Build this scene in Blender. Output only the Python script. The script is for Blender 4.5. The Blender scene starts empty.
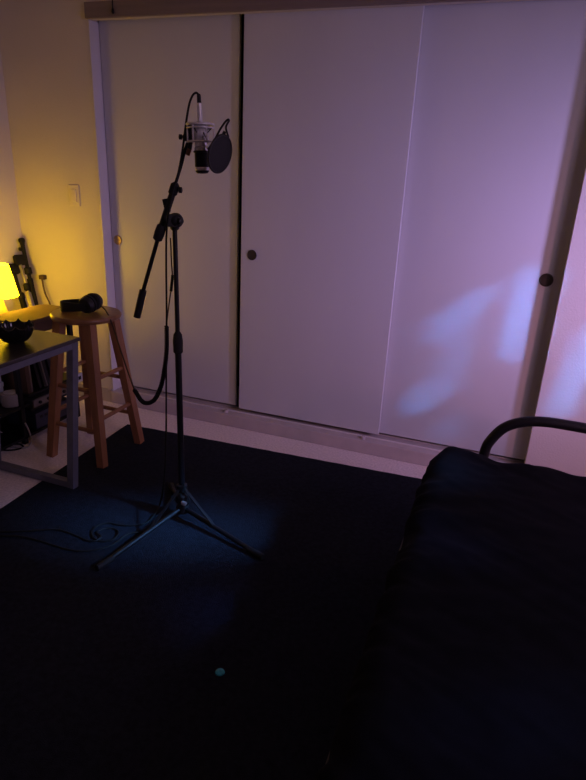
import bpy, bmesh, math, random
from mathutils import Vector as V, Matrix
random.seed(7)
LAMP = (15.6, 1, .60, .004)
PINK = (8.0, .84, .57, .88)
VIO = (6.1, .54, .40, .98)
BEAM = .12
PI = math.pi
C = bpy.context.scene.collection
sc = bpy.context.scene

# ------------------------------------------------------------------ camera
F, YAW, PITCH, ROLL, DIST, HGT = 581.07, 0.34362, 0.35593, 0.048395, 2.81829, 1.39962
CAM = V((0, -DIST, HGT))
FW = V((-math.sin(YAW) * math.cos(PITCH), math.cos(YAW) * math.cos(PITCH), -math.sin(PITCH)))
_r = V((math.cos(YAW), math.sin(YAW), 0)); _u = _r.cross(FW)
RT = _r * math.cos(ROLL) + _u * math.sin(ROLL)
UP = -_r * math.sin(ROLL) + _u * math.cos(ROLL)

def at(px, py, ax, val):
    """world point seen at a pixel of the 586x780 frame on the plane coordinate[ax] = val"""
    d = FW + RT * ((px - 293) / F) - UP * ((py - 390) / F)
    t = (val - CAM[ax]) / d[ax]
    return CAM + d * t

cd = bpy.data.cameras.new('camera'); cam = bpy.data.objects.new('camera', cd); C.objects.link(cam)
M4 = Matrix((RT, UP, -FW)).transposed().to_4x4(); M4.translation = CAM
cam.matrix_world = M4
cd.sensor_fit = 'VERTICAL'; cd.sensor_height = 36; cd.lens = F * 36 / 780; cd.clip_start = .02
sc.camera = cam

# ------------------------------------------------------------------ materials
def mat(name, col, rough=.5, metal=0, var=0, vscale=8, bump=0, bscale=200, emit=None, estr=0, spec=.5, stretch=(1, 1, 1), col2=None, coat=0, bdetail=4):
    m = bpy.data.materials.new(name); m.use_nodes = True
    nt = m.node_tree; b = nt.nodes['Principled BSDF']
    b.inputs['Base Color'].default_value = (*col, 1)
    b.inputs['Roughness'].default_value = rough; b.inputs['Metallic'].default_value = metal
    b.inputs['Specular IOR Level'].default_value = spec
    if coat: b.inputs['Coat Weight'].default_value = coat
    tc = nt.nodes.new('ShaderNodeTexCoord'); mp = nt.nodes.new('ShaderNodeMapping')
    mp.inputs['Scale'].default_value = stretch
    nt.links.new(tc.outputs['Object'], mp.inputs['Vector'])
    if var or col2:
        n = nt.nodes.new('ShaderNodeTexNoise'); n.inputs['Scale'].default_value = vscale; n.inputs['Detail'].default_value = 5
        nt.links.new(mp.outputs['Vector'], n.inputs['Vector'])
        r = nt.nodes.new('ShaderNodeValToRGB')
        a = col2 or tuple(c * (1 - var) for c in col); z = col if col2 else tuple(min(1, c * (1 + var)) for c in col)
        r.color_ramp.elements[0].color = (*a, 1); r.color_ramp.elements[1].color = (*z, 1)
        r.color_ramp.elements[0].position = .3; r.color_ramp.elements[1].position = .7
        nt.links.new(n.outputs['Fac'], r.inputs['Fac']); nt.links.new(r.outputs['Color'], b.inputs['Base Color'])
    if bump:
        n2 = nt.nodes.new('ShaderNodeTexNoise'); n2.inputs['Scale'].default_value = bscale; n2.inputs['Detail'].default_value = bdetail
        nt.links.new(tc.outputs['Object'], n2.inputs['Vector'])
        bp = nt.nodes.new('ShaderNodeBump'); bp.inputs['Strength'].default_value = bump; bp.inputs['Distance'].default_value = .01
        nt.links.new(n2.outputs['Fac'], bp.inputs['Height']); nt.links.new(bp.outputs['Normal'], b.inputs['Normal'])
    if emit:
        b.inputs['Emission Color'].default_value = (*emit, 1); b.inputs['Emission Strength'].default_value = estr
    return m

WALL = mat('wall_paint', (.62, .57, .53), .7, var=.02, vscale=3, bump=.16, bscale=110)
CEIL = mat('ceiling_paint', (.7, .67, .62), .8, bump=.2, bscale=90)
CARPET = mat('carpet_pile', (.86, .76, .75), .95, var=.14, vscale=95, bump=.40, bscale=260, spec=.1)
DOORM = mat('door_paint', (.59, .59, .60), .42, var=.035, vscale=2.2, bump=.02, bscale=30, stretch=(1, 1, .35))
TRIM = mat('white_trim_paint', (.66, .63, .62), .45, var=.03, vscale=6)
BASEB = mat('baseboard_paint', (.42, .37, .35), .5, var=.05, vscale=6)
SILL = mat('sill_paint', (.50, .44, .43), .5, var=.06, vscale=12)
FASCIA = mat('fascia_brown', (.21, .165, .155), .5, var=.15, vscale=5, stretch=(.3, 1, 6))
DARKIN = mat('closet_inside', (.02, .018, .018), .9)
PULLM = mat('pull_bronze', (.055, .042, .032), .45, metal=.25, var=.2, vscale=40)
RUGM = mat('rug_black', (.019, .022, .032), .95, var=.25, vscale=60, bump=.8, bscale=320, spec=.06)
FUTM = mat('futon_cotton', (.0045, .005, .008), .9, var=.2, vscale=20, bump=.15, bscale=400, spec=.08)
PIPM = mat('piping_grey', (.09, .085, .088), .7)
BLKT = mat('black_tube_paint', (.006, .006, .008), .48, spec=.35)
BLK = mat('black_plastic', (.007, .007, .008), .5, var=.1, vscale=50)
RUB = mat('black_rubber', (.006, .006, .007), .8)
PULLB = mat('pull_brass', (.50, .36, .15), .35, metal=.6, var=.2, vscale=40)
SILV = mat('satin_nickel', (.74, .73, .76), .34, metal=.5, var=.05, vscale=30)
CHROME = mat('chrome', (.75, .75, .77), .2, metal=.6)
GRILLE = mat('black_wire_mesh', (.012, .012, .013), .55, bump=1, bscale=900, metal=.3)
BRASS = mat('copper_adapter', (.35, .18, .12), .35, metal=.7)
NYLON = mat('nylon_screen', (.022, .022, .026), .85, bump=.4, bscale=1200)
WOOD = mat('stool_wood', (.34, .155, .065), .45, col2=(.22, .09, .04), vscale=5, stretch=(6, 6, .8), bump=.05, bscale=60)
SEATW = mat('stool_seat_wood', (.30, .145, .06), .33, col2=(.19, .085, .035), vscale=4, stretch=(1, 8, 4), bump=.04, bscale=60)
BOARDW = mat('shelf_board_wood', (.17, .11, .075), .85, col2=(.13, .085, .055), vscale=4, stretch=(6, 1, 4))
DESKT = mat('desk_black_laminate', (.034, .030, .027), .26, var=.2, vscale=14, spec=.6)
DESKM = mat('desk_grey_steel', (.15, .155, .20), .45, metal=.25, var=.1, vscale=30)
BOWLM = mat('black_glaze', (.008, .008, .008), .16)
SHADE = mat('lamp_shade_lit', (.8, .65, .1), .8, emit=LAMP[1:], estr=LAMP[0])
LBASE = mat('lamp_ceramic', (.62, .36, .16), .4)
WHITEP = mat('white_plastic', (.62, .62, .62), .4)
CARTON = mat('white_carton', (.60, .62, .68), .6, var=.04, vscale=9)
PUCKM = mat('pale_grey_plastic', (.30, .27, .26), .5)
GEAR = mat('grey_metal_case', (.10, .10, .10), .4, metal=.4, var=.1, vscale=30)
BLUEG = mat('dark_blue_case', (.035, .04, .075), .5)
IVORY = mat('ivory_plastic', (.66, .60, .52), .4)
CABLE = mat('cable_black', (.006, .006, .006), .65, spec=.3)
CABG = mat('cable_pale', (.35, .33, .31), .5)
BROWNC = mat('cord_brown', (.05, .025, .012), .6)
SP1 = mat('sleeve_black', (.012, .012, .012), .6)
SP2 = mat('sleeve_brown', (.10, .055, .04), .7)
SP3 = mat('sleeve_grey', (.22, .19, .18), .7)
TEAL = mat('teal_shell', (.03, .42, .55), .25, var=.3, vscale=120)
STANDM = mat('stand_black', (.006, .006, .007), .65, spec=.2)
POLES = mat('silver_pole', (.45, .42, .40), .3, metal=.9)

# ------------------------------------------------------------------ geometry helpers
class MB:
    def __init__(s): s.bm = bmesh.new()
    def box(s, lo, hi, bev=0, mtx=None):
        lo, hi = V(lo), V(hi)
        vs = bmesh.ops.create_cube(s.bm, size=1)['verts']
        c, d = (lo + hi) / 2, hi - lo
        for v in vs: v.co = V((v.co.x * d.x, v.co.y * d.y, v.co.z * d.z)) + c
        if bev:
            es = list({e for v in vs for e in v.link_edges})
            r = bmesh.ops.bevel(s.bm, geom=es, offset=bev, segments=2, profile=.6, affect='EDGES')
            vs = list({v for f in r['faces'] for v in f.verts} | {v for v in vs if v.is_valid})
        if mtx is not None:
            for v in vs: v.co = mtx @ v.co
        return s
    def ring(s, c, x, y, r, n):
        return [s.bm.verts.new(c + x * (r * math.cos(2 * PI * i / n)) + y * (r * math.sin(2 * PI * i / n))) for i in range(n)]
    def skin(s, rings, cap=True):
        for a, b in zip(rings, rings[1:]):
            n = len(a)
            for i in range(n): s.bm.faces.new((a[i], a[(i + 1) % n], b[(i + 1) % n], b[i]))
        if cap:
            s.bm.faces.new(list(reversed(rings[0]))); s.bm.faces.new(rings[-1])
    def tube(s, pts, r, n=10, smooth=0, cap=True):
        pts = [V(p) for p in pts]
        if smooth: pts = catmull(pts, smooth)
        rr = r if isinstance(r, (list, tuple)) else None
        d0 = (pts[1] - pts[0]).normalized()
        x = d0.orthogonal().normalized(); rings = []
        for i, p in enumerate(pts):
            d = ((pts[min(i + 1, len(pts) - 1)] - pts[max(i - 1, 0)])).normalized()
            x = (x - d * x.dot(d)).normalized(); y = d.cross(x)
            rad = r if rr is None else rr[0] + (rr[1] - rr[0]) * i / (len(pts) - 1)
            rings.append(s.ring(p, x, y, rad, n))
        s.skin(rings, cap); return s
    def cyl(s, a, b, r0, r1=None, n=24):
        return s.tube([a, b], (r0, r0 if r1 is None else r1), n)
    def lathe(s, c, prof, axis=(0, 0, 1), n=40, closed=False):
        """profile of (radius, height) along the axis from c"""
        c = V(c); ax = V(axis).normalized(); x = ax.orthogonal().normalized(); y = ax.cross(x)
        rings = [s.ring(c + ax * h, x, y, max(r, 1e-4), n) for r, h in prof]
        s.skin(rings, not closed)
        if closed:
            a, b = rings[-1], rings[0]
            for i in range(n): s.bm.faces.new((a[i], a[(i + 1) % n], b[(i + 1) % n], b[i]))
        return s
    def torus(s, c, axis, R, r, n=40, m=10):
        return s.lathe(c, [(R + r * math.cos(2 * PI * k / m), r * math.sin(2 * PI * k / m)) for k in range(m)], axis, n, True)
    def bar(s, a, b, w, d, up=(0, 0, 1), w2=None, d2=None, bev=.0):
        a, b = V(a), V(b); z = (b - a).normalized(); x = V(up).cross(z)
        x = x.normalized() if x.length > 1e-5 else V((1, 0, 0)); y = z.cross(x)
        R = []
        for p, ww, dd in ((a, w, d), (b, w2 or w, d2 or d)):
            R.append([s.bm.verts.new(p + x * (sx * ww / 2) + y * (sy * dd / 2)) for sx, sy in ((-1, -1), (1, -1), (1, 1), (-1, 1))])
        s.skin(R)
        return s
    def build(s, name, material, parent=None, smooth=True, angle=40):
        bmesh.ops.recalc_face_normals(s.bm, faces=s.bm.faces)
        me = bpy.data.meshes.new(name)
        off = V((0, 0, 0)); p = parent
        while p is not None: off += p.location; p = p.parent
        for v in s.bm.verts: v.co -= off
        if smooth:
            for f in s.bm.faces: f.smooth = True
            for e in s.bm.edges:
                if len(e.link_faces) == 2 and e.calc_face_angle(0) > math.radians(angle): e.smooth = False
        s.bm.to_mesh(me); s.bm.free()
        me.materials.append(material)
        o = bpy.data.objects.new(name, me); C.objects.link(o)
        if parent is not None: o.parent = parent
        return o

def catmull(p, k):
    q = [p[0] * 2 - p[1]] + p + [p[-1] * 2 - p[-2]]; out = []
    for i in range(1, len(q) - 2):
        a, b, c, d = q[i - 1], q[i], q[i + 1], q[i + 2]
        for j in range(k):
            t = j / k
            out.append(.5 * (2 * b + (c - a) * t + (2 * a - 5 * b + 4 * c - d) * t * t + (3 * b - a - 3 * c + d) * t ** 3))
    out.append(p[-1]); return out

def thing(name, label, cat, loc, group=None):
    o = bpy.data.objects.new(name, None); C.objects.link(o); o.location = loc; o.empty_display_size = .05
    return tag(o, label, cat, group)
def tag(o, label, cat, group=None, kind=None):
    o['label'] = label; o['category'] = cat
    if group: o['group'] = group
    if kind: o['kind'] = kind
    return o
def struct(o, label=None, cat=None):
    o['kind'] = 'structure'
    if label: o['label'] = label; o['category'] = cat
    return o

# ------------------------------------------------------------------ room shell
XL, XR, YB, YF, ZC = -2.80, 1.75, 0.0, -3.7, 2.44
XJ, XW = -2.200, 0.2245          # closet opening (left inner edge, right edge)
ZH, ZS, CY = 2.085, 0.074, 0.0    # header bottom, sill top
struct(MB().box((XL - .1, YF - .1, -.1), (XR + .1, .8, 0)).build('floor', CARPET, smooth=False), 'beige carpeted floor around the black rug', 'floor')
struct(MB().box((XL - .1, YF - .1, ZC), (XR + .1, .8, ZC + .1)).build('ceiling', CEIL, smooth=False), 'plain painted ceiling above the room', 'ceiling')
struct(MB().box((XL - .1, YF, 0), (XL, .1, ZC)).build('wall_left', WALL, smooth=False), 'pale wall at the far left edge behind the lamp', 'wall')
w = MB(); w.box((XL, 0, 0), (XJ - .009, .12, ZC)); w.box((XJ - .009, 0, 2.156), (XW, .12, ZC)); w.box((XW, 0, 0), (XR, .12, ZC)); w.box((XJ - .009, 0, 2.085), (XW, .03, 2.156))
struct(w.build('wall_back', WALL, smooth=False), 'cream textured wall around the sliding door closet', 'wall')
struct(MB().box((XL, YF - .1, 0), (XR, YF, ZC)).build('wall_front', WALL, smooth=False), 'plain wall behind the viewer', 'wall')
WY0, WY1, WZ0, WZ1 = -2.75, -.90, .95, 2.15
w = MB()
w.box((XR, YF, 0), (XR + .1, WY0, ZC)); w.box((XR, WY1, 0), (XR + .1, .1, ZC))
w.box((XR, WY0, 0), (XR + .1, WY1, WZ0)); w.box((XR, WY0, WZ1), (XR + .1, WY1, ZC))
struct(w.build('wall_right', WALL, smooth=False), 'plain wall with the window beside the futon', 'wall')
w = MB()
for a, b in (((WY0, WZ0), (WY0 + .04, WZ1)), ((WY1 - .04, WZ0), (WY1, WZ1)), ((WY0, WZ0), (WY1, WZ0 + .04)), ((WY0, WZ1 - .04), (WY1, WZ1))):
    w.box((XR + .03, a[0], a[1]), (XR + .07, b[0], b[1]))
win = struct(w.build('window_1', TRIM, smooth=False), 'white framed window in the right wall', 'window')
# closet recess
w = MB(); w.box((XJ - .1, .62, 0), (XW + .1, .66, ZC)); w.box((XJ - .15, .12, 0), (XJ - .1, .66, ZC)); w.box((XW + .1, .12, 0), (XW + .15, .66, ZC))
struct(w.build('wall_closet', DARKIN, smooth=False), 'dark closet interior behind the sliding doors', 'wall')
# fascia header, jamb, sill, baseboards
struct(MB().box((XJ - .010, -.022, ZH), (XR, .0, 2.156), .003).build('trim_1', FASCIA, smooth=False), 'dark brown header board above the closet doors', 'trim')
struct(MB().box((XJ - .008, -.004, ZS), (XJ, .12, ZH), .003).build('trim_2', TRIM, smooth=False), 'white closet jamb at the left of the doors', 'trim')
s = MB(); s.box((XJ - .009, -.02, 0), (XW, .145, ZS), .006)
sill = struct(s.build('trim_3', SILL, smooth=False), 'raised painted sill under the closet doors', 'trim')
MB().box((XJ, .035, ZS), (XW, .042, ZS + .006)).build('track', TRIM, sill, smooth=False)
MB().box((XJ, .098, ZS), (XW, .104, ZS + .006)).build('track', TRIM, sill, smooth=False)
for px, py in ((231, 406), (366, 432)):
    g = at(px, py + 1, 2, ZS + .008)
    MB().lathe((g.x, .008, ZS - .002), [(.013, 0), (.013, .012), (.009, .018), (.0, .02)], n=18).build('door_guide', BASEB, sill)
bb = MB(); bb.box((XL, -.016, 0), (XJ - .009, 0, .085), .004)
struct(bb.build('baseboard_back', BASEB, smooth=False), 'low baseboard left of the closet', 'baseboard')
struct(MB().box((XW, -.016, 0), (XR, 0, .085), .004).build('baseboard_right', TRIM, smooth=False), 'low baseboard right of the closet', 'baseboard')
struct(MB().box((XL, YF, 0), (XL + .016, -.016, .085), .004).build('baseboard_left', TRIM, smooth=False), 'low baseboard along the left wall', 'baseboard')

def door(name, x0, x1, yf, label, pull_x, pull_z, pr=.027, pm=None):
    d = MB().box((x0, yf, .10), (x1, yf + .022, 2.14), .002).build(name, DOORM, smooth=False)
    struct(d, label, 'door')
    pb = MB(); p = (pull_x, yf + .0002, pull_z)
    # recessed cup pull: rim with a sunken dish
    pb.lathe(p, [(pr, 0), (pr, .004), (pr * .88, .005), (pr * .80, .0020), (pr * .55, .0014), (0.001, .0012)], axis=(0, -1, 0), n=32)
    pb.build('finger_pull', pm or PULLM, d)
    return d
XG, XD = -1.3904, -.5211
door('door_1', XJ + .004, XG, .0697, 'leftmost sliding closet door, beside the light switch wall', at(118, 240, 1, .0697).x, at(118, 240, 1, .0697).z, .027, PULLB)
pp = at(252, 255, 1, .04); door('door_2', at(239.6, 300, 1, .040).x + .004, XD, .040, 'middle sliding closet door behind the microphone', pp.x, pp.z)
pp = at(546.3, 280, 1, .0697); door('door_3', XD - .03, XW + .03, .0697, 'right sliding closet door with bluish light patches', pp.x, pp.z, .030)

# light switch
a, b = at(69, 184, 1, 0), at(80.5, 207, 1, 0)
sx, sz = (a.x + b.x) / 2, (a.z + b.z) / 2
t = thing('light_switch', 'ivory rocker light switch on the wall left of the closet', 'light switch', (sx, 0, sz))
MB().box((sx - .036, -.006, sz - .058), (sx + .036, 0, sz + .058), .003).build('cover_plate', IVORY, t, smooth=False)
MB().box((sx - .017, -.011, sz - .034), (sx + .017, -.005, sz + .034), .002).build('rocker', IVORY, t, smooth=False)

# hanging cord at the top of the header
h = at(113, 13, 1, -.03)
t = thing('hanging_cord', 'short dark cord hanging in front of the brown closet header', 'cord', (h.x, h.y, h.z))
MB().tube([(h.x, h.y, h.z), (h.x, h.y, ZC)], .0028, 8).build('string', CABLE, t)
MB().lathe((h.x, h.y, h.z - .004), [(.003, 0), (.007, .006), (.007, .018), (.003, .026)], n=14).build('tassel', CABLE, t)

# plug and cord at the left wall
a = at(44.5, 277, 1, 0); b = at(52, 311, 1, -.03)
t = thing('power_cord', 'thin brown power cord plugged into the wall above the shelf rack', 'cord', (a.x, 0, a.z))
MB().box((a.x - .018, -.03, a.z - .012), (a.x + .018, 0, a.z + .014), .004).build('plug', BROWNC, t)
MB().tube([(a.x, -.022, a.z - .01), (a.x + .02, -.03, a.z - .09), (b.x, -.03, b.z), (b.x + .01, -.035, b.z - .25), (b.x + .0, -.05, .02)], .0055, 8, 8).build('cord', BROWNC, t)

# ------------------------------------------------------------------ rug
th = math.radians(2.9); rx = V((math.cos(th), math.sin(th), 0)); ry = V((-math.sin(th), math.cos(th), 0))
c0 = V((-1.915, -.262, 0))
corners = [c0 - ry * 2.75, c0 + rx * 2.2 - ry * 2.75, c0 + rx * 2.2, c0]
rb = MB(); RT_ = .006
N = 60
for z in (0.0005, RT_):
    pass
g = [[None] * (N + 1) for _ in range(N + 1)]
for i in range(N + 1):
    for j in range(N + 1):
        p = c0 + rx * (2.2 * i / N) - ry * (2.75 * j / N)
        g[i][j] = rb.bm.verts.new((p.x, p.y, RT_ + .0006 * math.sin(i * 1.7 + j * .9)))
for i in range(N):
    for j in range(N): rb.bm.faces.new((g[i][j], g[i + 1][j], g[i + 1][j + 1], g[i][j + 1]))
ext = bmesh.ops.extrude_edge_only(rb.bm, edges=[e for e in rb.bm.edges if len(e.link_faces) == 1])
for v in ext['geom']:
    if isinstance(v, bmesh.types.BMVert): v.co.z = .0004
tag(rb.build('area_rug', RUGM), 'large black area rug lying over the pale carpet', 'rug')

# small teal disc on the rug
p = at(220, 673, 2, RT_)
t = MB().lathe((p.x, p.y, RT_ + .0008), [(.012, 0), (.0145, .002), (.013, .005), (.006, .0075), (.001, .008)], n=24).build('teal_disc', TEAL)
tag(t, 'tiny shiny teal disc lying alone on the black rug', 'disc')

# ------------------------------------------------------------------ stool
SX, SY, SZ = -1.872, -.588, .733
t = thing('bar_stool', 'round seated wooden bar stool standing partly on the black rug', 'stool', (SX, SY, 0))
SR = .163
MB().lathe((SX, SY, SZ - .030), [(SR * .90, 0), (SR * .97, .004), (SR, .013), (SR * .995, .022), (SR * .96, .0285), (SR * .9, .030), (SR * .5, .0275), (.001, .027)], n=56).build('seat', SEATW, t)
top, bot = .086, .155
legs = {}
for ix in (-1, 1):
    for iy in (-1, 1):
        onrug = ix == 1
        a = V((SX + ix * top, SY + iy * top, SZ - .028)); b = V((SX + ix * bot, SY + iy * bot, (RT_ + .001) if onrug else .0005))
        legs[ix, iy] = (a, b)
        MB().bar(a, b, .043, .043, up=(0, 1, 0), w2=.038, d2=.038).build('leg', WOOD, t, smooth=False)
def lp(k, z):
    a, b = legs[k]; f = (a.z - z) / (a.z - b.z); return a + (b - a) * f
for k1, k2, zs in (((1, -1), (1, 1), (.44, .24)), ((-1, -1), (-1, 1), (.44, .24)), ((-1, -1), (1, -1), (.38, .18)), ((-1, 1), (1, 1), (.38, .18))):
    for z in zs: MB().cyl(lp(k1, z), lp(k2, z), .0105, n=14).build('rung', WOOD, t)

# headphones on the stool
hz = SZ - .001
e1 = at(92, 312, 2, hz + .03)
t = thing('headphones', 'black padded headphones lying on the wooden stool seat', 'headphones', (e1.x, e1.y, hz))
def cup(c, axis, s=1.0):
    ax = V(axis).normalized()
    o = MB().lathe(c, [(.020, -.022), (.034, -.018), (.040, -.006), (.041, .004), (.038, .008)], axis=ax, n=32).build('ear_cup', BLK, t)
    MB().lathe(c, [(.036, .008), (.042, .012), (.043, .022), (.036, .028), (.022, .026)], axis=ax, n=32).build('ear_pad', RUB, o)
vx = RT.copy(); vx.z = 0; vx.normalize(); vy = V((-vx.y, vx.x, 0))
base = V((SX, SY, hz)) + vx * .018
c1 = base + V((0, 0, .043)) - vy * .035; c2 = base + vx * .012 + V((0, 0, .043)) + vy * .045
cup(c1, (vx * .35 + vy + V((0, 0, .15)))); cup(c2, (-vx * .3 - vy + V((0, 0, .1))))
hb = MB(); pts = []
for k in range(13):
    a = PI * k / 12
    q = c1 * (1 - k / 12) + c2 * (k / 12)
    pts.append(V((q.x, q.y, hz + .036 - .012 * math.sin(a))) - vx * (.140 * math.sin(a) ** .8) - vy * (.02 * math.cos(a)))
rings = []
for i, p_ in enumerate(pts):
    d = (pts[min(i + 1, 12)] - pts[max(i - 1, 0)]).normalized(); n_ = V((0, 0, 1)).cross(d).normalized()
    hw = .018 + .007 * math.sin(PI * i / 12)
    rings.append([hb.bm.verts.new(p_ + V((0, 0, z * hw)) + n_ * x) for x, z in ((-.006, -.7), (-.003, -1), (.004, -1), (.006, -.7), (.006, .7), (.004, 1), (-.003, 1), (-.006, .7))])
hb.skin(rings); hb.build('headband', RUB, t)
YC = -.93
k1 = at(166.5, 326, 1, YC); k2 = at(164, 372, 1, YC); k3 = at(153, 401, 1, -.92); k4 = at(143, 402, 1, -.90); k5 = at(134.5, 390, 1, -.86)
st = at(106, 312, 2, SZ)
MB().tube([c2 + vx * .03 - V((0, 0, .02)), V((st.x, st.y, SZ + .006)), at(111, 321, 1, -.62), at(119, 345, 1, -.68), at(128, 372, 1, -.78), k5], .0035, 8, 8).build('cord', BROWNC, t)
# coiled thick part
path = catmull([k5, k4, k3, at(160, 389, 1, -.93), k2, at(166.5, 350, 1, YC), k1], 14)
MB().tube(path, .0058, 8).build('coil_core', CABLE, t)
hel = []; L = 0; xr = (path[1] - path[0]).orthogonal().normalized()
for i in range(len(path) - 1):
    for j in range(16):
        f = j / 16; p_ = path[i] + (path[i + 1] - path[i]) * f; d = (path[i + 1] - path[i]).normalized()
        xr = (xr - d * xr.dot(d)).normalized(); yr = d.cross(xr); L += (path[i + 1] - path[i]).length / 16
        a = 2 * PI * L / .0075
        hel.append(p_ + xr * (.0072 * math.cos(a)) + yr * (.0072 * math.sin(a)))
MB().tube(hel, .0026, 5).build('coiled_cord', CABLE, t)
MB().tube([k1, at(167, 320, 1, YC), at(170, 297, 1, YC), at(172.5, 280, 1, -.95), at(171.5, 262, 1, -.95), at(170.5, 238, 1, -.96)], .0026, 6, 6).build('cord', BROWNC, t)
MB().cyl(at(171, 291, 1, -.945), at(172.6, 275, 1, -.95), .0055, n=12).build('jack_plug', CABLE, t)

# ------------------------------------------------------------------ microphone stand
HX, HY = -1.134, -.965
t = thing('microphone_stand', 'black tripod boom microphone stand standing on the black rug', 'microphone stand', (HX, HY, RT_))
def col(z): return V((HX + (z * -.004), HY, z))
MB().cyl(col(.10), col(.80), .0125, n=20).build('lower_tube', BLKT, t)
MB().cyl(col(.78), col(1.205), .0088, n=18).build('upper_tube', BLKT, t)
MB().lathe(col(.735), [(.0125, 0), (.018, .006), (.019, .05), (.016, .075), (.010, .085)], n=24).build('height_clutch', RUB, t)
hubb = MB().lathe(col(.032), [(.014, 0), (.026, .004), (.027, .03), (.022, .05), (.030, .056), (.030, .085), (.020, .095), (.013, .10)], n=28).build('tripod_hub', BLK, t)
MB().box((HX + .012, HY - .034, .088), (HX + .036, HY - .022, .104), .003).build('release_tab', PUCKM, hubb)
MB().tube([(HX + .012, HY - .01, .18), (HX + .035, HY - .025, .15), (HX + .05, HY - .03, .11), (HX + .03, HY - .03, .085)], .0025, 6, 8).build('strap', CABLE, t)
ends = [at(97, 571, 2, RT_), at(263, 560, 2, RT_), at(171, 487, 2, RT_)]
for e in ends:
    d = (V((e.x, e.y, 0)) - V((HX, HY, 0))).normalized()
    a = V((HX, HY, .055)) + d * .02; b = V((e.x, e.y, RT_ + .014))
    lg = MB().tube([a, b - d * .03], .0095, 14).build('leg', BLKT, t)
    MB().tube([b - d * .075 + (a - b).normalized() * .0, b + V((0, 0, -.001))], (.0125, .012), 14).build('rubber_foot', RUB, lg)
    q = a + (b - a) * .38
    MB().bar(V((HX, HY, .15)) + d * .016, q + V((0, 0, .006)), .013, .004).build('brace', BLKT, t, smooth=False)
MB().lathe(col(.135), [(.013, 0), (.022, .004), (.022, .028), (.013, .034)], n=20).build('brace_collar', BLK, t)
# boom
YM = -1.0
bp = lambda x, y, Y=YM: at(x, y, 1, Y)
topc = col(1.205)
MB().lathe(topc - V((0, 0, .012)), [(.012, 0), (.0165, .006), (.0165, .034), (.012, .044)], n=20).build('swivel_collar', BLK, t)
disc_c = bp(176.5, 220.5, -.975)
ad = (CAM - disc_c).normalized(); ad.z = 0; ad.normalize()
ad = (ad * .8 + vx * .6).normalized()
sw = MB().lathe(disc_c - ad * .018, [(.016, 0), (.025, .004), (.026, .018), (.022, .028), (.012, .034), (.009, .05), (.002, .052)], axis=ad, n=28).build('boom_clutch', BLK, t)
MB().bar(col(1.23), disc_c, .016, .016).build('clutch_neck', BLK, t, smooth=False)
b0, b1, b2, b3, b4 = bp(137, 317), bp(142.5, 293), bp(159.5, 233), bp(174, 189), bp(187.5, 143)
MB().tube([b1, b2], .0075, 14).build('boom_rear_tube', BLKT, t)
MB().tube([b0, b0 + (b1 - b0) * .06, b0 + (b1 - b0) * .94, b1 + (b1 - b0) * .1], .0135, 18).build('counterweight', RUB, t)
MB().tube([b2, b3], .0115, 16).build('boom_outer_tube', BLKT, t)
dd = (b3 - b2).normalized()
MB().lathe(b2 - dd * .03, [(.009, 0), (.0165, .006), (.018, .03), (.0165, .055), (.0115, .062)], axis=dd, n=20).build('boom_collar', RUB, t)
cl = MB().lathe(b3 - dd * .02, [(.0115, 0), (.0155, .004), (.0155, .034), (.008, .042)], axis=dd, n=20).build('boom_collar', RUB, t)
kn = bp(180, 190)
MB().tube([b3, kn], .004, 8).lathe(kn - vx * .004, [(.004, -.002), (.010, 0), (.010, .010), (.005, .012)], axis=vx, n=14).build('knob', BLK, cl)
cm = b2 + (b3 - b2) * .30
MB().bar(cm, disc_c, .030, .042, up=(0, 0, 1)).build('clutch_saddle', BLK, t, smooth=False)
ck = bp(165, 199)
MB().tube([ck, bp(168, 212)], .0105, 12).build('cable_clip', RUB, t)
MB().tube([b3, bp(181, 166), bp(184.5, 152), b4], .0052, 12, 6).build('boom_inner_rod', BLKT, t)

# ------------------------------------------------------------------ microphone, shock mount, pop filter
YK = -.985
mp_ = lambda x, y, Y=YK: at(x, y, 1, Y)
mt, mb_ = mp_(198.6, 90), mp_(202.3, 172.5)
ax = (mb_ - mt).normalized()
pos = lambda py: mt + (mb_ - mt) * ((py - 90) / 82.5)
def sec(name, ys, mtl, par, n=36):
    return MB().lathe(mt, [(r, (pos(y) - mt).length) for r, y in ys], axis=ax, n=n).build(name, mtl, par)
t = thing('microphone', 'silver studio microphone hanging upside down in its shock mount', 'microphone', pos(121))
sec('body', [(.012, 121), (.0195, 122), (.0205, 125), (.0205, 143), (.0195, 145), (.0185, 146)], SILV, t)
sec('body_ring', [(.0185, 146), (.0225, 147), (.0225, 150), (.0205, 151.5)], CHROME, t)
sec('head_grille', [(.0205, 151.5), (.0225, 153), (.0228, 166), (.0222, 167)], GRILLE, t)
sec('head_band', [(.0225, 167), (.0232, 167.6), (.0232, 169.8), (.0222, 170.4)], SILV, t)
sec('head_cap', [(.0222, 170.4), (.0215, 172), (.017, 173.4), (.004, 173.8)], GRILLE, t)
xl = sec('connector', [(.0062, 102.5), (.0075, 103), (.0078, 119), (.009, 121)], SILV, t)
sec('strain_relief', [(.004, 93.6), (.0062, 95), (.0068, 102.5)], RUB, xl)

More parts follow.
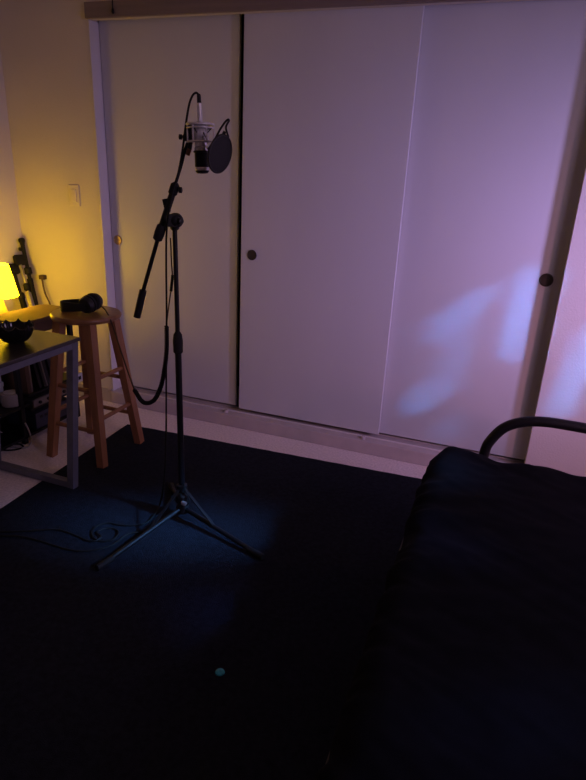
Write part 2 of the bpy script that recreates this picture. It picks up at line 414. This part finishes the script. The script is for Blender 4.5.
t = thing('shock_mount', 'silver ringed shock mount holding the studio microphone', 'shock mount', pos(123))
sd = vx
for y, R, r in ((123.5, .043, .0042), (127, .043, .003), (141, .043, .0036)):
    MB().torus(pos(y), ax, R, r, 48, 10).build('ring', SILV, t)
for k in range(6):
    a = 2 * PI * k / 6 + .35
    x_ = ax.orthogonal().normalized(); y_ = ax.cross(x_)
    o = x_ * (.043 * math.cos(a)) + y_ * (.043 * math.sin(a)); o2 = o * .5
    MB().tube([pos(123) + o, pos(142) + o], .0028, 8).build('rod', SILV, t)
    MB().tube([pos(125 if k % 2 else 139) + o, pos(132) + o2], .0017, 6).build('elastic_cord', RUB, t)
sec('inner_sleeve', [(.0215, 128), (.0222, 128.5), (.0222, 136), (.0215, 136.5)], SILV, t)
sec('clamp_plate', [(.022, 121.5), (.040, 122), (.040, 123.6), (.022, 124)], SILV, t)
MB().bar(pos(126) - sd * .040, mp_(189, 128), .020, .016).bar(mp_(189.5, 127), mp_(190.5, 142), .018, .020).build('bracket', BLK, t, smooth=False)
br = MB().lathe(mp_(190.5, 137.5) - sd * .012, [(.011, -.016), (.013, -.010), (.013, .012), (.009, .018)], axis=vy, n=18).build('swivel_joint', BLK, t)
MB().tube([mp_(190, 137), mp_(181.5, 137)], .0035, 8).lathe(mp_(182.5, 137), [(.004, 0), (.0085, .002), (.0085, .011), (.003, .013)], axis=-sd, n=14).build('thumb_screw', BLK, br)
MB().tube([mp_(190.5, 142), mp_(189.5, 149)], .0078, 12).build('threaded_socket', BLK, t)
MB().tube([mp_(189.5, 148.5), mp_(187.5, 155)], .0085, 12).build('copper_adapter', BRASS, t)

pc = mp_(220.2, 154, -1.03)
ca, sa = math.cos(-.46), math.sin(-.46); right = RT * ca + UP * sa; upv = UP * ca - RT * sa
nrm = (-(FW) * math.cos(math.radians(68)) + right * math.sin(math.radians(68))).normalized()
t = thing('pop_filter', 'round black mesh pop filter clipped beside the studio microphone', 'pop filter', pc)
hoop = MB(); hoop.torus(pc, nrm, .0575, .0035, 56, 10); hoop.build('hoop', BLK, t)
MB().lathe(pc - nrm * .0012, [(.0565, 0), (.0565, .0024)], axis=nrm, n=56).build('screen', NYLON, t)
tp = pc + upv * .060
MB().tube([tp, mp_(226, 127.5, -1.03), mp_(229, 120.5, -1.03), mp_(226.5, 120.5, -1.03), mp_(221, 128, -1.02), mp_(216, 137, -1.01), mp_(211, 145, -.99), mp_(207.5, 150, -.975)], .0033, 10, 8).build('gooseneck', BLK, t)
MB().tube([mp_(222.3, 136.5, -1.03), mp_(225, 131.5, -1.03)], .0055, 10).build('hoop_joint', BLK, t)
MB().torus(pos(151.2), ax, .0235, .0032, 36, 8).build('clamp', BLK, t)

# microphone cable
mc = [mp_(198.9, 97), mp_(198.0, 94.2), mp_(195.8, 92.8), mp_(192.6, 95.5), mp_(189.3, 104), mp_(186.6, 119, -1.0), mp_(184.6, 134, -1.01), mp_(182.5, 150, -1.015), mp_(178.5, 172, -1.02), mp_(173, 190, -1.025), mp_(168.5, 212, -1.025), mp_(166.4, 236, -1.0), mp_(166.2, 270, -.96), mp_(166.6, 318, -.945), mp_(166.2, 380, -.95), mp_(166, 440, -.96), mp_(164, 480, -.97)]
fl = lambda x, y: at(x, y, 2, RT_ + .0045)
mc += [fl(160, 508) + V((0, 0, .02)), fl(150, 520), fl(138, 525), fl(120, 525), fl(108, 523), fl(96, 527), fl(92, 535), fl(100, 541), fl(114, 539), fl(118, 531), fl(108, 528), fl(97, 532), fl(101, 538) + V((0, 0, .004)), fl(90, 541), fl(60, 530), fl(30, 531), fl(0, 532), fl(-30, 533)]
t = MB().tube(mc, .0036, 8, 8).build('microphone_cable', CABLE)
tag(t, 'black microphone cable looping from the microphone down across the rug', 'cable')
fc = [fl(192, 545), fl(170, 540), fl(150, 545), fl(140, 553), fl(155, 560), fl(172, 556), fl(165, 545), fl(140, 541)]
t2 = [fl(112, 527), fl(90, 521), fl(60, 524), fl(30, 528), fl(-8, 529), fl(-40, 530)]
tag(MB().tube([fl(150, 531), fl(128, 534), fl(112, 545), fl(88, 551), fl(66, 549), fl(40, 541), fl(15, 536), fl(-30, 537)], .0036, 8, 8).build('extension_cable', CABLE), 'second thin black cable curving over the rug below the coil', 'cable')

# ------------------------------------------------------------------ desk
DZ = .71
ltop = at(72.5, 343.5, 2, .682); lbot = V((-1.716, -.958, RT_ + .001))
dx, dy = ltop.x, ltop.y
t = thing('desk', 'black topped desk with grey square steel legs at the left edge', 'desk', (lbot.x, lbot.y, 0))
x1 = at(80.5, 337, 2, DZ).x; y1 = at(80.5, 337, 2, DZ).y
DL = 1.0
MB().box((x1 - .545, y1 - DL, DZ - .016), (x1, y1, DZ), .002).build('desktop', DESKT, t, smooth=False)
lm = .034
for (ax_, ay_) in ((0, 0), (-.455, 0), (0, -.90), (-.455, -.90)):
    o = V((ax_, ay_, 0)); e = V((0, 0, 0)); bt = lbot.copy()
    if ax_ < 0 or ay_ < -.5: bt.z = .001 if ax_ < 0 else RT_ + .001
    MB().bar(bt + o, ltop + o + V((0, 0, .012)), lm, lm, up=(0, 1, 0)).build('leg', DESKM, t, smooth=False)
def rail(a, b): MB().bar(a, b, .03, .030).build('rail', DESKM, t, smooth=False)
zt = V((0, 0, DZ - .032 - ltop.z))
for a, b in (((0, 0), (0, -.90)), ((-.455, 0), (-.455, -.90)), ((0, 0), (-.455, 0)), ((0, -.90), (-.455, -.90))):
    rail(ltop + zt + V((*a, 0)), ltop + zt + V((*b, 0)))
for yy in (0, -.90):
    MB().bar(lbot + V((0, yy, .016)), lbot + V((-.455, yy, .016)), .03, .030).build('floor_bar', DESKM, t, smooth=False)

# bowl
bx = at(16.5, 342, 2, DZ); bc = V((-1.822, -1.078, DZ))
bw = MB(); n = 96; prof = [(.024, 0), (.030, .001), (.048, .012), (.062, .030), (.071, .052), (.073, .070)]
def wob(a): return abs(math.cos(a * 4.5)) 
rings = []
def rg(r, z, k, inner=False):
    out = []
    for i in range(n):
        a = 2 * PI * i / n; s_ = (abs(math.sin(a * 4.5)))      # nine petals: high in each petal's middle... points between
        zz = z + k * ((1 - s_) ** 1.6) * .016 - k * .004
        out.append(bw.bm.verts.new(bc + V((r * (1 + .035 * s_ * min(1, z / .03)) * math.cos(a), r * (1 + .035 * s_ * min(1, z / .03)) * math.sin(a), zz))))
    return out
rings = [rg(r, z, max(0, (z - .03) / .04)) for r, z in prof]
rings += [rg(r - .005, z + .002 if z > .001 else .004, max(0, (z - .03) / .04)) for r, z in reversed(prof[1:])]
bw.skin(rings)
tag(bw.build('petal_bowl', BOWLM, angle=60), 'black glazed petal rimmed bowl on the black desktop near the lamp', 'bowl')

# ------------------------------------------------------------------ shelf rack by the left wall
RX0, RX1, RY0, RY1, RZ = -2.47, -2.235, -1.30, -.275, .645
RYM = -.705
t = thing('shelf_rack', 'low black shelf rack with a wooden top behind the stool', 'rack', (RX1, RY0, 0))
bd = MB(); pts = []
def arc(cx, cy, r, a0, a1, k=8): return [(cx + r * math.cos(a0 + (a1 - a0) * i / k), cy + r * math.sin(a0 + (a1 - a0) * i / k)) for i in range(k + 1)]
bx0, bx1, by0, by1 = RX0 + .02, RX1 + .018, RYM + .05, RY1 + .02
out = arc(bx0 + .07, by0 + .07, .07, PI, 1.5 * PI) + arc(bx1 - .02, by0 + .02, .02, 1.5 * PI, 2 * PI) + arc(bx1 - .02, by1 - .02, .02, 0, .5 * PI) + arc(bx0 + .05, by1 - .05, .05, .5 * PI, PI)
lo = [bd.bm.verts.new((x, y, RZ - .018)) for x, y in out]; hi = [bd.bm.verts.new((x, y, RZ)) for x, y in out]
bd.skin([lo, hi]); bd.build('top_board', BOARDW, t, smooth=False)
for x in (RX0 + .012, RX1 - .012):
    for y in (RY0 + .012, RYM + .012, RY1 - .012): MB().box((x - .012, y - .012, 0.0005), (x + .012, y + .012, RZ - .018 if y > RY0 + .1 else .26), .002).build('post', BLKT, t, smooth=False)
MB().box((RX0, RYM + .024, RZ - .085), (RX1 - .01, RY1 - .024, RZ - .019), .003).build('apron', SP2, t, smooth=False)
MB().box((RX0 - .004, RYM, .03), (RX0, RY1, RZ - .02)).box((RX0 - .004, RY0, .03), (RX0, RYM, .42)).build('dark_backing', BLK, t, smooth=False)  # added black sheet hides the lamplit wall, keeping the rack's inside dark
for z, y0_, y1_ in ((.03, RY0, RY1), (.165, -.64, RY1), (.245, -.645, RY1), (.200, RY0, -.6455)):
    MB().box((RX0, y0_, z), (RX1, y1_, z + .014), .002).build('shelf', BLKT, t, smooth=False)
# records leaning on the shelf
y = -.640
specs = [('sleeve', SP2, .026, .25, 'brown spined album at the left end of the rack shelf'), ('s', SP3, .012, .23, 'pale grey spined album beside the brown one in the rack'),
         ('s', SP1, .018, .24, 'black album third from the left in the rack'), ('s', SP1, .016, .25, 'black album fourth from the left in the rack'),
         ('s', SP3, .006, .24, 'thin grey album between black ones in the rack'), ('s', SP1, .020, .245, 'thick black album right of the thin grey one'),
         ('s', SP1, .016, .25, 'black leaning album near the right end of the rack'), ('s', SP2, .010, .24, 'thin brown album near the right end of the rack'), ('s', SP1, .020, .245, 'last black album at the right end of the rack')]
lean = .20
for k, (nm, m_, wd, ht, lb) in enumerate(specs):
    c = V((0, y, .2605)); ang = 0.02 if k < 2 else lean
    M_ = Matrix.Translation(c) @ Matrix.Rotation(ang, 4, 'X')
    o = MB().box((RX0 + .012, 0, 0), (RX1 - .006 - .004 * (k % 3), wd, ht), .001, M_).build('record_album', m_, smooth=False)
    tag(o, lb, 'record', 'albums standing in the shelf rack')
    y += (wd + .002) * (1 if k < 1 else 1.03)
    if k == 1: y += .05
    if k > 1: y += .005
# small side table and lamp
TZ = .52; lc = V((-2.565, -.45, TZ))
t = thing('side_table', 'small dark round side table under the yellow lamp', 'side table', (lc.x, lc.y, 0))
MB().lathe((lc.x, lc.y, TZ - .018), [(.080, 0), (.086, .004), (.086, .014), (.080, .0178), (.001, .0178)], n=40).build('tabletop', SP2, t)
MB().lathe((lc.x, lc.y, .018), [(.014, 0), (.014, TZ - .036)], n=18).build('column', BLKT, t)
MB().lathe((lc.x, lc.y, .0005), [(.075, 0), (.078, .006), (.060, .014), (.014, .020)], n=36).build('base', BLKT, t)
zb, zt_ = .189, .356
t = thing('table_lamp', 'small lit table lamp with a yellow shade behind the desk', 'lamp', lc)
MB().lathe(lc, [(.048, .0), (.056, .005), (.056, .03), (.046, .075), (.032, .125), (.022, .165), (.018, zb + .02)], n=36).build('base', LBASE, t)
sh = MB(); sh.lathe(lc, [(.104, zb), (.070, zt_), (.068, zt_), (.102, zb)], n=48, closed=True); sh.build('shade', SHADE, t)
MB().tube([lc + V((0, 0, zb + .01)), lc + V((0, 0, zb + .05))], .012, 14).build('socket', WHITEP, t)
MB().lathe(lc + V((0, 0, zb + .05)), [(.010, 0), (.026, .022), (.028, .038), (.018, .056), (.002, .062)], n=24).build('bulb', mat('bulb_glow', (.9, .8, .5), .4, emit=(1, .62, .40), estr=LAMP[0] * .8), t)

# gear
g_ = thing('audio_interface', 'flat grey audio box lying in the shelf rack under the albums', 'audio box', (-2.33, -.45, .18))
MB().box((RX0 + .01, RYM + .07, .1795), (RX1 + .008, RY1 - .04, .2255), .003).build('case', GEAR, g_, smooth=False)
MB().box((RX1 + .008, RYM + .075, .184), (RX1 + .011, RY1 - .045, .221), .001).build('front_panel', SP3, g_, smooth=False)
for k in range(4): MB().lathe((RX1 + .011, RYM + .12 + k * .06, .203), [(.009, 0), (.009, .008), (.007, .010)], axis=(1, 0, 0), n=16).build('knob', BLK, g_)
g_ = thing('blue_case', 'dark blue box on the bottom shelf of the rack', 'box', (-2.33, -.43, .0445))
MB().box((RX0 + .02, RYM + .10, .0445), (RX1 - .01, RY1 - .06, .135), .004).build('body', BLUEG, g_, smooth=False)
for k in range(5): MB().box((RX1 - .011, RYM + .13 + k * .035, .10), (RX1 - .008, RYM + .15 + k * .035, .115), .0005).build('slot', BLK, g_, smooth=False)

# adapter on the rack end
p = at(80, 391, 1, -.30)
t = thing('plug_adapter', 'small white plug adapter at the right end of the rack', 'adapter', p)
MB().box((RX1 + .001, -.335, .235), (RX1 + .05, -.285, .285), .004).build('body', WHITEP, t, smooth=False)
MB().box((RX1 + .05, -.322, .25), (RX1 + .0515, -.302, .27)).build('socket_face', BLK, t, smooth=False)

# black case, white cartons and puck to the left of the rack
for k, (z0, z1, o_) in enumerate(((.2145, .325, 0), (.3255, .44, .006))):
    tt = thing('storage_carton', ['white carton on the rack shelf below the lamp, lower of two', 'white carton stacked on the other carton below the lamp'][k], 'carton', (-2.36, -1.0, z0), 'white cartons in the rack')
    MB().box((RX0 + .02, -1.25, z0), (-2.357 - o_, -.685, z1 - .025), .003).build('box', CARTON, tt, smooth=False)
    MB().box((RX0 + .017, -1.253, z1 - .025), (-2.354 - o_, -.682, z1), .003).build('lid', CARTON, tt, smooth=False)
pk = at(13.5, 409, 0, -2.215); pk.z = .1795
pk = V((-2.296, -.700, .2145))
t = thing('round_device', 'small pale grey cylindrical device beside the black rack post', 'device', pk)
MB().lathe(pk, [(.044, 0), (.049, .004), (.050, .06), (.047, .067), (.038, .070)], n=36).build('body', PUCKM, t)
MB().lathe(pk + V((0, 0, .0675)), [(.035, 0), (.034, .004), (.02, .0045)], n=36).build('top_cap', WHITEP, t)

# floor cables by the desk
f0 = lambda x, y, z=.004: at(x, y, 2, z)
tag(MB().tube([at(25, 423, 0, -2.225), at(29, 431, 0, -2.21), f0(31, 440, .02), f0(29, 446), f0(22, 448), f0(10, 447), f0(-10, 446)], .0042, 8, 8).build('pale_cable', CABG), 'pale cable drooping from the rack onto the carpet', 'cable')
tag(MB().tube([f0(-8, 444), f0(8, 445), f0(19, 444), f0(23, 447), f0(14, 450), f0(-2, 450), f0(-15, 449)], .0042, 8, 8).build('black_cable', CABLE), 'black cable lying looped on the carpet below the rack', 'cable')
tag(MB().tube([f0(-10, 436, .03), f0(0, 432, .05), f0(4, 436, .02), f0(6, 442), f0(-6, 449)], .0042, 8, 8).build('grey_cable', CABG), 'short pale cable arch at the left edge above the carpet', 'cable')

# ------------------------------------------------------------------ folded stands leaning in the corner
def folded(name, label, top, low, mtl, rad, n_legs, head):
    d = (low - top).normalized(); k = (top.z - .003) / -d.z; foot = top + d * k
    t = thing(name, label, 'stand', foot, 'stands leaning in the corner')
    MB().tube([top, foot], rad, 12).build('pole', mtl, t)
    x_ = d.orthogonal().normalized(); y_ = d.cross(x_)
    for q in range(n_legs):
        a = 2 * PI * q / n_legs + .4; o = x_ * math.cos(a) + y_ * math.sin(a)
        MB().tube([top + d * (.22 * k / .95) + o * .012, top + d * (k * .93) + o * .022], .0065, 8).build('leg', mtl, t)
    MB().lathe(top + d * .16, [(rad, 0), (rad + .010, .006), (rad + .010, .04), (rad, .048)], axis=d, n=18).build('collar', STANDM, t)
    if head == 'knob':
        MB().lathe(top - d * .012, [(.008, 0), (.017, .004), (.019, .018), (.014, .03), (rad, .045)], axis=d, n=20).build('head', STANDM, t)
        MB().lathe(top + d * .055 - vx * .012, [(.004, -.004), (.011, .0), (.011, .014), (.004, .017)], axis=-vx, n=14).build('knob', STANDM, t)
    else:
        c = top + d * .02
        Mx = Matrix.Translation(c) @ d.to_track_quat('Z', 'Y').to_matrix().to_4x4()
        MB().box((-.028, -.02, -.03), (.028, .02, .028), .004, Mx).build('head', STANDM, t)
    return t
folded('folded_stand', 'tallest black folded stand leaning in the room corner', at(21.5, 240, 1, -.035), at(36.5, 310, 1, -.085), STANDM, .0115, 3, 'knob')
folded('folded_stand', 'silver poled folded stand leaning between the darker ones', at(18.5, 257, 1, -.075), at(33, 310, 1, -.125), POLES, .0085, 3, 'box')
folded('folded_stand', 'shortest dark folded stand leaning nearest the yellow lamp', at(12.5, 266, 1, -.11), at(27.5, 318, 1, -.155), STANDM, .0095, 3, 'box')

# ------------------------------------------------------------------ futon
FX0, FX1, FY0, FY1 = -.165, .74, -.715, -2.45
t = thing('futon', 'black metal tube futon with a curved arm rail', 'futon', (.3, -1.5, 0))
def arm(y):
    pts = [V((.02, y, RT_ + .012)), V((.02, y, .2)), V((.021, y, .40)), V((.040, y, .475)), V((.092, y, .542)), V((.19, y, .578)), V((.35, y, .582)), V((.62, y, .575)), V((.72, y, .54)), V((.755, y, .45)), V((.76, y, .2)), V((.76, y, RT_ + .012 if y > -99 else 0))]
    MB().tube(pts, .0195, 18, 8).build('arm', BLKT, t)
    MB().tube([(.02, y, .20), (.76, y, .20)], .014, 12).build('stretcher', BLKT, t)
arm(-.625); arm(-2.53)
for x in (-.05, .30, .70): MB().tube([(x, -.625, .195), (x, -2.53, .195)], .013, 12).build('rail', BLKT, t)
for k in range(12):
    y = -.75 - k * .15; MB().tube([(-.05, y, .206), (.70, y, .206)], .006, 8).build('slat', BLKT, t)
from mathutils import noise
def ridge(p, f): return 1 - abs(noise.noise(p * f)) * 2
def mattress(name, x0, x1, y0, y1, z0, z1, label):
    t = thing(name, label, 'futon mattress', ((x0 + x1) / 2, (y0 + y1) / 2, z0))
    cx, cy, cz = (x0 + x1) / 2, (y0 + y1) / 2, (z0 + z1) / 2
    hx, hy, hz_ = abs(x1 - x0) / 2, abs(y1 - y0) / 2, (z1 - z0) / 2
    mb = MB(); bm = mb.bm; r = .072
    nx, ny, nz = 90, 170, 16
    bmesh.ops.create_cube(bm, size=2)
    bm.verts.ensure_lookup_table()
    bmesh.ops.delete(bm, geom=list(bm.verts), context='VERTS')
    cache = {}
    def vert(i, j, k):
        if (i, j, k) in cache: return cache[i, j, k]
        p = V(((2 * i / nx - 1) * hx, (2 * j / ny - 1) * hy, (2 * k / nz - 1) * hz_))
        q = V((max(-hx + r, min(hx - r, p.x)), max(-hy + r, min(hy - r, p.y)), max(-hz_ + r, min(hz_ - r, p.z))))
        d = p - q
        nn = d.normalized() if d.length > 1e-6 else V((0, 0, 0))
        p2 = q + nn * r if d.length > 1e-6 else p
        # soft sag of corners, bulge, wrinkles running from the edges
        w = V((p2.x + cx, p2.y + cy, p2.z + cz))
        if p2.z > -hz_ * .8:
            e = min(hx - abs(p2.x), hy - abs(p2.y)); ew = math.exp(-max(0, e) / .16)
            f1 = ridge(V((w.x * .9 + w.y * .5, w.y * 2.6 - w.x * 1.2, w.z * 1.5)), 3.2)
            f2 = ridge(V((w.x * 1.3 - w.y * .8, w.y * 4.5 + w.x * 2, w.z * 2 + 7)), 4.0)
            f3 = noise.noise(w * 2.2)
            fs = min(1, abs(p2.z) / .07) if nn.x < -.6 else 1
            w += nn * ((.008 * f1 + .005 * f2) * (.5 + ew) * fs) + V((0, 0, .018 * f3)) * (1 if p2.z > 0 else 0)
        # the far front corner is pulled in and up to a point
        cf = math.exp(-((p2.x + hx) ** 2 + (p2.y - hy) ** 2) / .018)
        w += V((.022, .014, .030)) * cf if p2.z > 0 else V((.02, 0, 0)) * cf
        v = bm.verts.new(w); cache[i, j, k] = v; return v
    for i in range(nx):
        for j in range(ny):
            for k in (0, nz): bm.faces.new([vert(i, j, k), vert(i + 1, j, k), vert(i + 1, j + 1, k), vert(i, j + 1, k)])
    for i in range(nx):
        for k in range(nz):
            for j in (0, ny): bm.faces.new([vert(i, j, k), vert(i + 1, j, k), vert(i + 1, j, k + 1), vert(i, j, k + 1)])
    for j in range(ny):
        for k in range(nz):
            for i in (0, nx): bm.faces.new([vert(i, j, k), vert(i, j + 1, k), vert(i, j + 1, k + 1), vert(i, j, k + 1)])
    seam = []
    for j in range(0, ny + 1): seam.append(vert(0, j, nz // 2).co.copy() - V((.007, 0, -.022)))
    mb.build('cover', FUTM, t, angle=180)
    MB().tube(seam[8:-8], .0028, 6).build('piping', PIPM, t)
    return t
mattress('futon_mattress', FX0, FX1, FY1, FY0, .218, .452, 'black creased futon mattress in the right foreground')

# ------------------------------------------------------------------ lights
def area(name, loc, target, sx_, sy_, energy, col, spread=180, xdir=None):
    l = bpy.data.lights.new(name, 'AREA'); l.shape = 'RECTANGLE'; l.size = sx_; l.size_y = sy_; l.energy = energy; l.color = col
    l.spread = math.radians(spread)
    o = bpy.data.objects.new(name, l); C.objects.link(o)
    z = (V(loc) - V(target)).normalized()
    x = V(xdir) if xdir is not None else V((0, 0, 1)).cross(z)
    x = (x - z * x.dot(z)).normalized(); y = z.cross(x)
    M_ = Matrix((x, y, z)).transposed().to_4x4(); M_.translation = V(loc); o.matrix_world = M_
    return o
zc_ = 1.42; zp_ = 1.68
area('window_daylight', (XR + .05, -2.2, zp_), (-1.5, -.2, .45), .95, .75, PINK[0], PINK[1:], 130)
area('window_daylight', (XR + .05, -1.10, zc_), (.28, 0, 1.12), .22, .6, VIO[0], VIO[1:], 62)
area('window_daylight', (XR + .05, -1.72, 1.15), (.15, 0, .55), .12, .35, 1.5, (1, .36, .52), 60)

def beam(name, pa, pb, width, energy, col, src, spread=5):
    """lamp added to throw a blue light patch: a narrow beam whose footprint runs between two points"""
    pa, pb, src = V(pa), V(pb), V(src); c = (pa + pb) / 2; z = (src - c).normalized()
    s_ = pb - pa; s_ = s_ - z * s_.dot(z)
    return area(name, src, c, max(.01, s_.length), width, energy * BEAM, col, spread, xdir=s_)
SRC = V((1.70, -1.1, 1.15))
D = .0697
BL = (.09, .36, 1.0)
dp = lambda x, y: at(x, y, 1, D)
wp = lambda x, y: at(x, y, 1, 0)
for (a, b, w_, e_, sp_) in (
        ((420, 372), (522, 318), .14, .20, 6), ((417, 338), (505, 284), .022, .42, 3.5), ((463, 300), (449, 402), .025, .34, 3.5),
        ((509, 360), (533, 268), .012, .80, 3), ((414, 410), (430, 386), .025, .27, 3), ((445, 440), (450, 418), .02, .07, 3.5)):
    beam('added_streak', dp(*a), dp(*b), w_, e_, BL, SRC, sp_)
beam('added_streak', wp(558, 416), wp(592, 330), .05, 1.0, BL, SRC, 4)
fp = lambda x, y: at(x, y, 2, .006)
SRC2 = V((1.70, -.98, 1.84))
beam('added_streak', fp(80, 533), fp(330, 523), .13, 10, (.15, .42, 1), SRC2, 9)
beam('added_streak', fp(205, 590), fp(245, 655), .06, .5, (.15, .3, 1), SRC2, 6)
beam('added_streak', at(430, 775, 2, .45), at(570, 700, 2, .45), .10, .35, (.1, .3, 1), SRC2, 8)

w = bpy.data.worlds.new('world'); sc.world = w; w.use_nodes = True
w.node_tree.nodes['Background'].inputs['Color'].default_value = (.02, .02, .04, 1); w.node_tree.nodes['Background'].inputs['Strength'].default_value = .3
vs = sc.view_settings
vs.view_transform = 'Standard'; vs.look = 'None'; vs.gamma = 1; vs.exposure = 0; vs.use_curve_mapping = False
sc.cycles.use_denoising = True
sc.cycles.max_bounces = 8
sc.cycles.sample_clamp_indirect = 4
